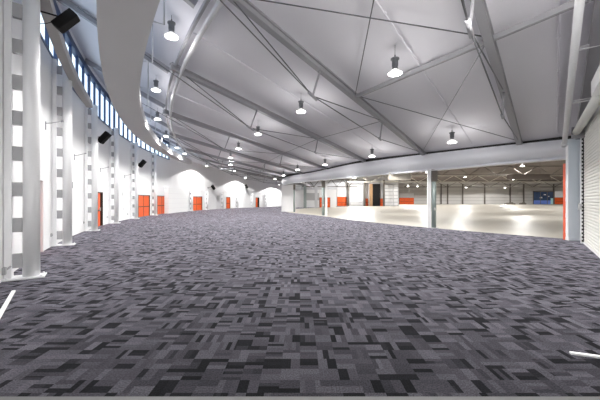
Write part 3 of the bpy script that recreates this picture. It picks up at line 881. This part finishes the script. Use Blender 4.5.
def hall_door(px0, px1, Y, h, over, label, leaves=2):
    global dn
    dn += 1
    x0, x1 = (px0 - 300) / 300 * Y, (px1 - 300) / 300 * Y
    root = empty('door_%d' % dn, ((x0 + x1) / 2, Y, 0)); structure(root, label, 'door')
    w = (x1 - x0) / leaves
    for k in range(leaves):
        m = MB(); m.box((x0 + w * (k + 0.5) - (x0 + x1) / 2, -0.05, h / 2 + 0.01), (w - 0.06, 0.06, h)); lf = m.build('door_leaf', M['orange'], root)
        q = MB(); q.box((x0 + w * (k + 0.5) - (x0 + x1) / 2, -0.09, 1.0), (w * 0.8, 0.03, 0.08)); q.build('push_bar', M['door_dark'], lf)
    m = MB(); m.box((0, -0.02, h / 2), (x1 - x0 + 0.1, 0.04, h + 0.08)); m.build('door_frame', M['door_dark'], root)
    if over:
        m = MB(); m.box((0, -0.05, h + 0.05 + over / 2), (x1 - x0, 0.08, over)); m.build('over_panel', M['wall'], root)
hall_door(319.6, 330, 65.85, 2.15, 0, 'orange double door on the low white wall, seen beside the left post')
hall_door(337.3, 346.6, 81.8, 2.45, 3.6, 'orange double door under a tall white panel in the hall')
hall_door(365.6, 368, 81.8, 2.0, 0, 'narrow orange door between dark post and black panel', 1)
hall_door(380, 382.8, 81.8, 2.0, 0, 'narrow orange door right of the black panel', 1)
hall_door(399.3, 413.8, FY - 0.15, 2.45, 1.7, 'wide orange door with white panel over it on the far hall wall', 3)
hall_door(554.6, 565.6, FY - 0.15, 2.55, 2.4, 'orange door under a white panel at the right end of the far hall wall', 1)
def hall_box(name, px0, px1, y0, y1, Y, t, m, label, cat, group=None):
    """upright panel seen between columns px0..px1 and rows y0 (top)..y1 at distance Y"""
    a = at(px0, y0, Y); b = at(px1, y1, Y); z0 = max(0.0, b.z)
    mb = MB(); mb.box(((a.x + b.x) / 2, Y - t / 2, (a.z + z0) / 2), (b.x - a.x, t, a.z - z0))
    return tag(mb.build(name, m, bevel=0.01), label, cat, group)
for (p0, p1, lab) in [(350.6, 362.2, 'wide pale shutter right of the tall white panel'), (384.8, 392.6, 'narrow pale shutter right of the black panel'), (393.6, 397.6, 'narrowest pale shutter beside the far hall corner')]:
    hall_box('hall_shutter', p0, p1, 184.5, 207, 81.85, 0.12, M['slat_far'], lab, 'shutter', 'shutters in the hall')
hall_box('black_panel', 372.4, 379.6, 184, 207, 81.0, 0.5, M['black'], 'tall black panel standing in the hall', 'panel')
hall_box('wood_panel', 369.2, 372.2, 184, 207, 81.0, 0.5, M['wood'], 'brown wooden panel at the left side of the black panel', 'panel')
for k, (px, wd, y0) in enumerate([(348.3, 1.6, 180), (364.2, 1.8, 180), (383.6, 1.4, 180)]):
    hall_box('hall_post', px - wd / 2, px + wd / 2, y0, 207, 80.6, 0.4, M['truss'], 'dark hall post %s' % ['left of the wide pale shutter', 'right of the wide pale shutter', 'right of the black panel'][k], 'post', 'dark posts in the hall')
for k, px in enumerate([305, 316]):
    hall_box('hall_post', px - 1.4, px + 1.4, 186, 208, 60.0, 0.4, M['steel_light' if k else 'green_steel'], ['grey post before the grey board', 'pale post left of the first hall door'][k], 'post', 'dark posts in the hall')
for k, px in enumerate([441, 447.5, 462.5, 484.5, 510, 523.5, 553.4]):
    hall_box('wall_post', px - 0.55, px + 0.55, 184, 204.6, FY - 0.2, 0.25, M['truss'], '%s thin dark post on the far hall wall, counted from the left' % ORD[k], 'post', 'thin posts on the far hall wall')
# glazed blue entrance on the far wall
ge = empty('glazed_screen', at(543.6, 200, FY - 0.2)); ge.location.z = 0; tag(ge, 'dark blue glazed screen on the far hall wall beside the orange door', 'screen')
def gpart(name, m, x0, x1, z0, z1, t, y=0.0):
    mb = MB(); mb.box(((x0 + x1) / 2, -t / 2 - y, (z0 + z1) / 2), (x1 - x0, t, z1 - z0)); return mb.build(name, m, ge)
gpart('glass', M['navy'], -3.9, 3.9, 1.5, 4.7, 0.1)
gpart('lower_panel', M['blue'], -3.9, 2.6, 0.02, 1.5, 0.1)
gpart('end_panel', M['teal'], 2.6, 3.9, 0.02, 2.3, 0.13)
gpart('head', M['truss'], -4.1, 4.1, 4.7, 5.0, 0.2)
for x in (-4.0, -1.3, 1.3, 4.0): gpart('mullion', M['truss'], x - 0.08, x + 0.08, 0.02, 4.7, 0.18)
for (x, z, w, h) in ((-1.5, 2.3, 0.9, 0.5), (0.0, 3.5, 0.8, 0.3), (1.6, 2.9, 0.5, 0.25)): gpart('pale_sign', M['wall'], x, x + w, z, z + h, 0.03, 0.1)
# low piles far off on the hall floor
for (p0, p1, lab) in [(505, 515, 'dark low pile on the hall floor before the far wall'), (520, 526, 'small grey pile on the hall floor left of the glazed screen')]:
    a = at(p0, 200, 108); b = at(p1, 200, 108); mb = MB()
    for k in range(4):
        x = a.x + (b.x - a.x) * (k + 0.5) / 4; mb.box((x, 108 + 0.2 * (k % 2), 0.25 + 0.08 * (k % 3)), ((b.x - a.x) / 4.2, 0.9, 0.5 + 0.16 * (k % 3)))
    tag(mb.build('stacked_pile', M['truss'], bevel=0.03), lab, 'pile')
# beige box hung behind the fascia, dark duct
p = at(399.5, 176, on_ring(399.5, 42.75, False)); mb = MB(); mb.box((p.x, p.y, p.z + 0.02), (1.45, 0.3, 0.62)); mb.box((p.x, p.y - 0.16, p.z - 0.1), (0.08, 0.02, 0.12))
ho = empty('ceiling_unit', (p.x, p.y, p.z)); tag(ho, 'beige box unit hung behind the fascia in the hall', 'unit')
mb.v = [tuple(Vector(v) - ho.location) for v in mb.v]; mb.build('casing', M['beige'], ho, 0.01)
mb = MB(); mb.tube([(-0.6, 0, 0.4), (-0.6, 0, 8.68 - p.z)], 0.02, 6); mb.tube([(0.6, 0, 0.4), (0.6, 0, 8.68 - p.z)], 0.02, 6); mb.build('hanger', M['truss'], ho)
p = at(528, 177, 50); mb = MB(); mb.box((p.x, p.y, p.z), (6.0, 1.6, 0.8)); mb.tube([(p.x - 2, p.y, p.z + 0.38), (p.x - 2, p.y, 8.72)], 0.03, 6); mb.tube([(p.x + 2, p.y, p.z + 0.38), (p.x + 2, p.y, 8.72)], 0.03, 6); tag(mb.build('air_duct', M['brown'], bevel=0.05), 'dark brown duct under the hall ceiling at right', 'duct')

# trusses across the hall
def truss(Y, x0, x1, zb, zt, step, label, thick=0.09, tm='truss'):
    root = empty('hall_truss', ((x0 + x1) / 2, Y, zb)); tag(root, label, 'truss', 'trusses under the hall ceiling')
    ox = (x0 + x1) / 2
    m = MB(); m.box((0, 0, zt - zb), (x1 - x0, thick * 2, thick * 2)); m.build('top_chord', M[tm], root)
    m = MB(); m.box((0, 0, 0), (x1 - x0, thick * 2, thick * 2)); m.build('bottom_chord', M[tm], root)
    x = x0; k = 0
    while x + step / 2 <= x1:
        m = MB(); z = (0, zt - zb) if k % 2 == 0 else (zt - zb, 0)
        m.tube([(x - ox, 0, z[0]), (x + step / 2 - ox, 0, z[1])], thick * 0.8, 6); m.build('web', M[tm], root)
        x += step / 2; k += 1
    for xx in (x0 + 0.1, x1 - 0.1):
        m = MB(); m.tube([(xx - ox, 0, zt - zb), (xx - ox, 0, 8.72 - zb)], 0.04, 6); m.build('hanger', M[tm], root)
truss(98, 34, 108, 5.9, 7.6, 7.0, 'farthest truss under the hall ceiling', 0.10)
truss(76, 12, 95, 6.2, 7.8, 6.0, 'middle pale truss under the hall ceiling', 0.11, 'truss_light')
truss(55, 6, 62, 6.2, 7.8, 5.0, 'nearer truss under the hall ceiling', 0.08)
truss(62.5, 0.5, 12, 4.4, 5.9, 2.4, 'short truss above the low white wall', 0.08)

# hall lamps
hl = [(385, 186.5, 85), (397, 185.2, 85), (408, 186.4, 92), (417.5, 186.7, 92), (466, 187.5, 100), (505, 188, 104)]
hl = [at(*q) for q in hl]
for (x, y) in [(8, 48), (12, 34), (14, 62), (20, 27), (24, 45), (28, 66), (32, 22), (36, 36), (40, 54), (44, 80), (50, 28), (54, 44), (60, 64), (64, 90), (70, 34), (74, 52), (80, 74), (92, 44), (96, 96), (98, 66), (14, 75)]:
    hl.append(Vector((x, y, 7.7)))
NTH = ['nearest', 'near', 'middle', 'farther', 'far']
first = None
for i, p in enumerate(hl):
    if first is None:
        root = empty('hall_lamp')
        m = MB(); m.lathe([(0.33, 0.0), (0.36, 0.02), (0.2, 0.25), (0.12, 0.28), (0.12, 0.6)], n=16, caps=False); m.build('lamp_shade', M['lamp_shade'], root)
        m = MB(); m.lathe([(0.05, -0.04), (0.3, -0.02), (0.32, 0.02), (0.1, 0.04)], n=16); m.build('lens', M['lens'], root)
        first = root
    else:
        root = copy_tree(first)
        for ch in list(root.children):
            if ch.type == 'LIGHT' or ch.name.startswith('hanger'): bpy.data.objects.remove(ch)
    m = MB(); m.tube([(0, 0, 0.55), (0, 0, 8.72 - p.z)], 0.02, 6); m.build('hanger', M['truss'], root)
    root.location = p
    light(root, HALL_LAMP_W * lerp(p.y, [25, 50, 70, 85], [0.4, 0.9, 1.8, 1.3]), 168, 0.35)
    rank = sorted(range(len(hl)), key=lambda k: hl[k].x / hl[k].y).index(i) + 1
    tens = ['', 'twenty '][rank // 20] if rank > 20 else ''
    nm = {20: 'twentieth'}.get(rank) or (tens + (ORD + ['fifteenth', 'sixteenth', 'seventeenth', 'eighteenth', 'nineteenth'])[(rank - 1) % 20])
    tag(root, 'small bright lamp under the brown hall ceiling, %s from the left' % nm, 'lamp', 'lamps in the big hall')
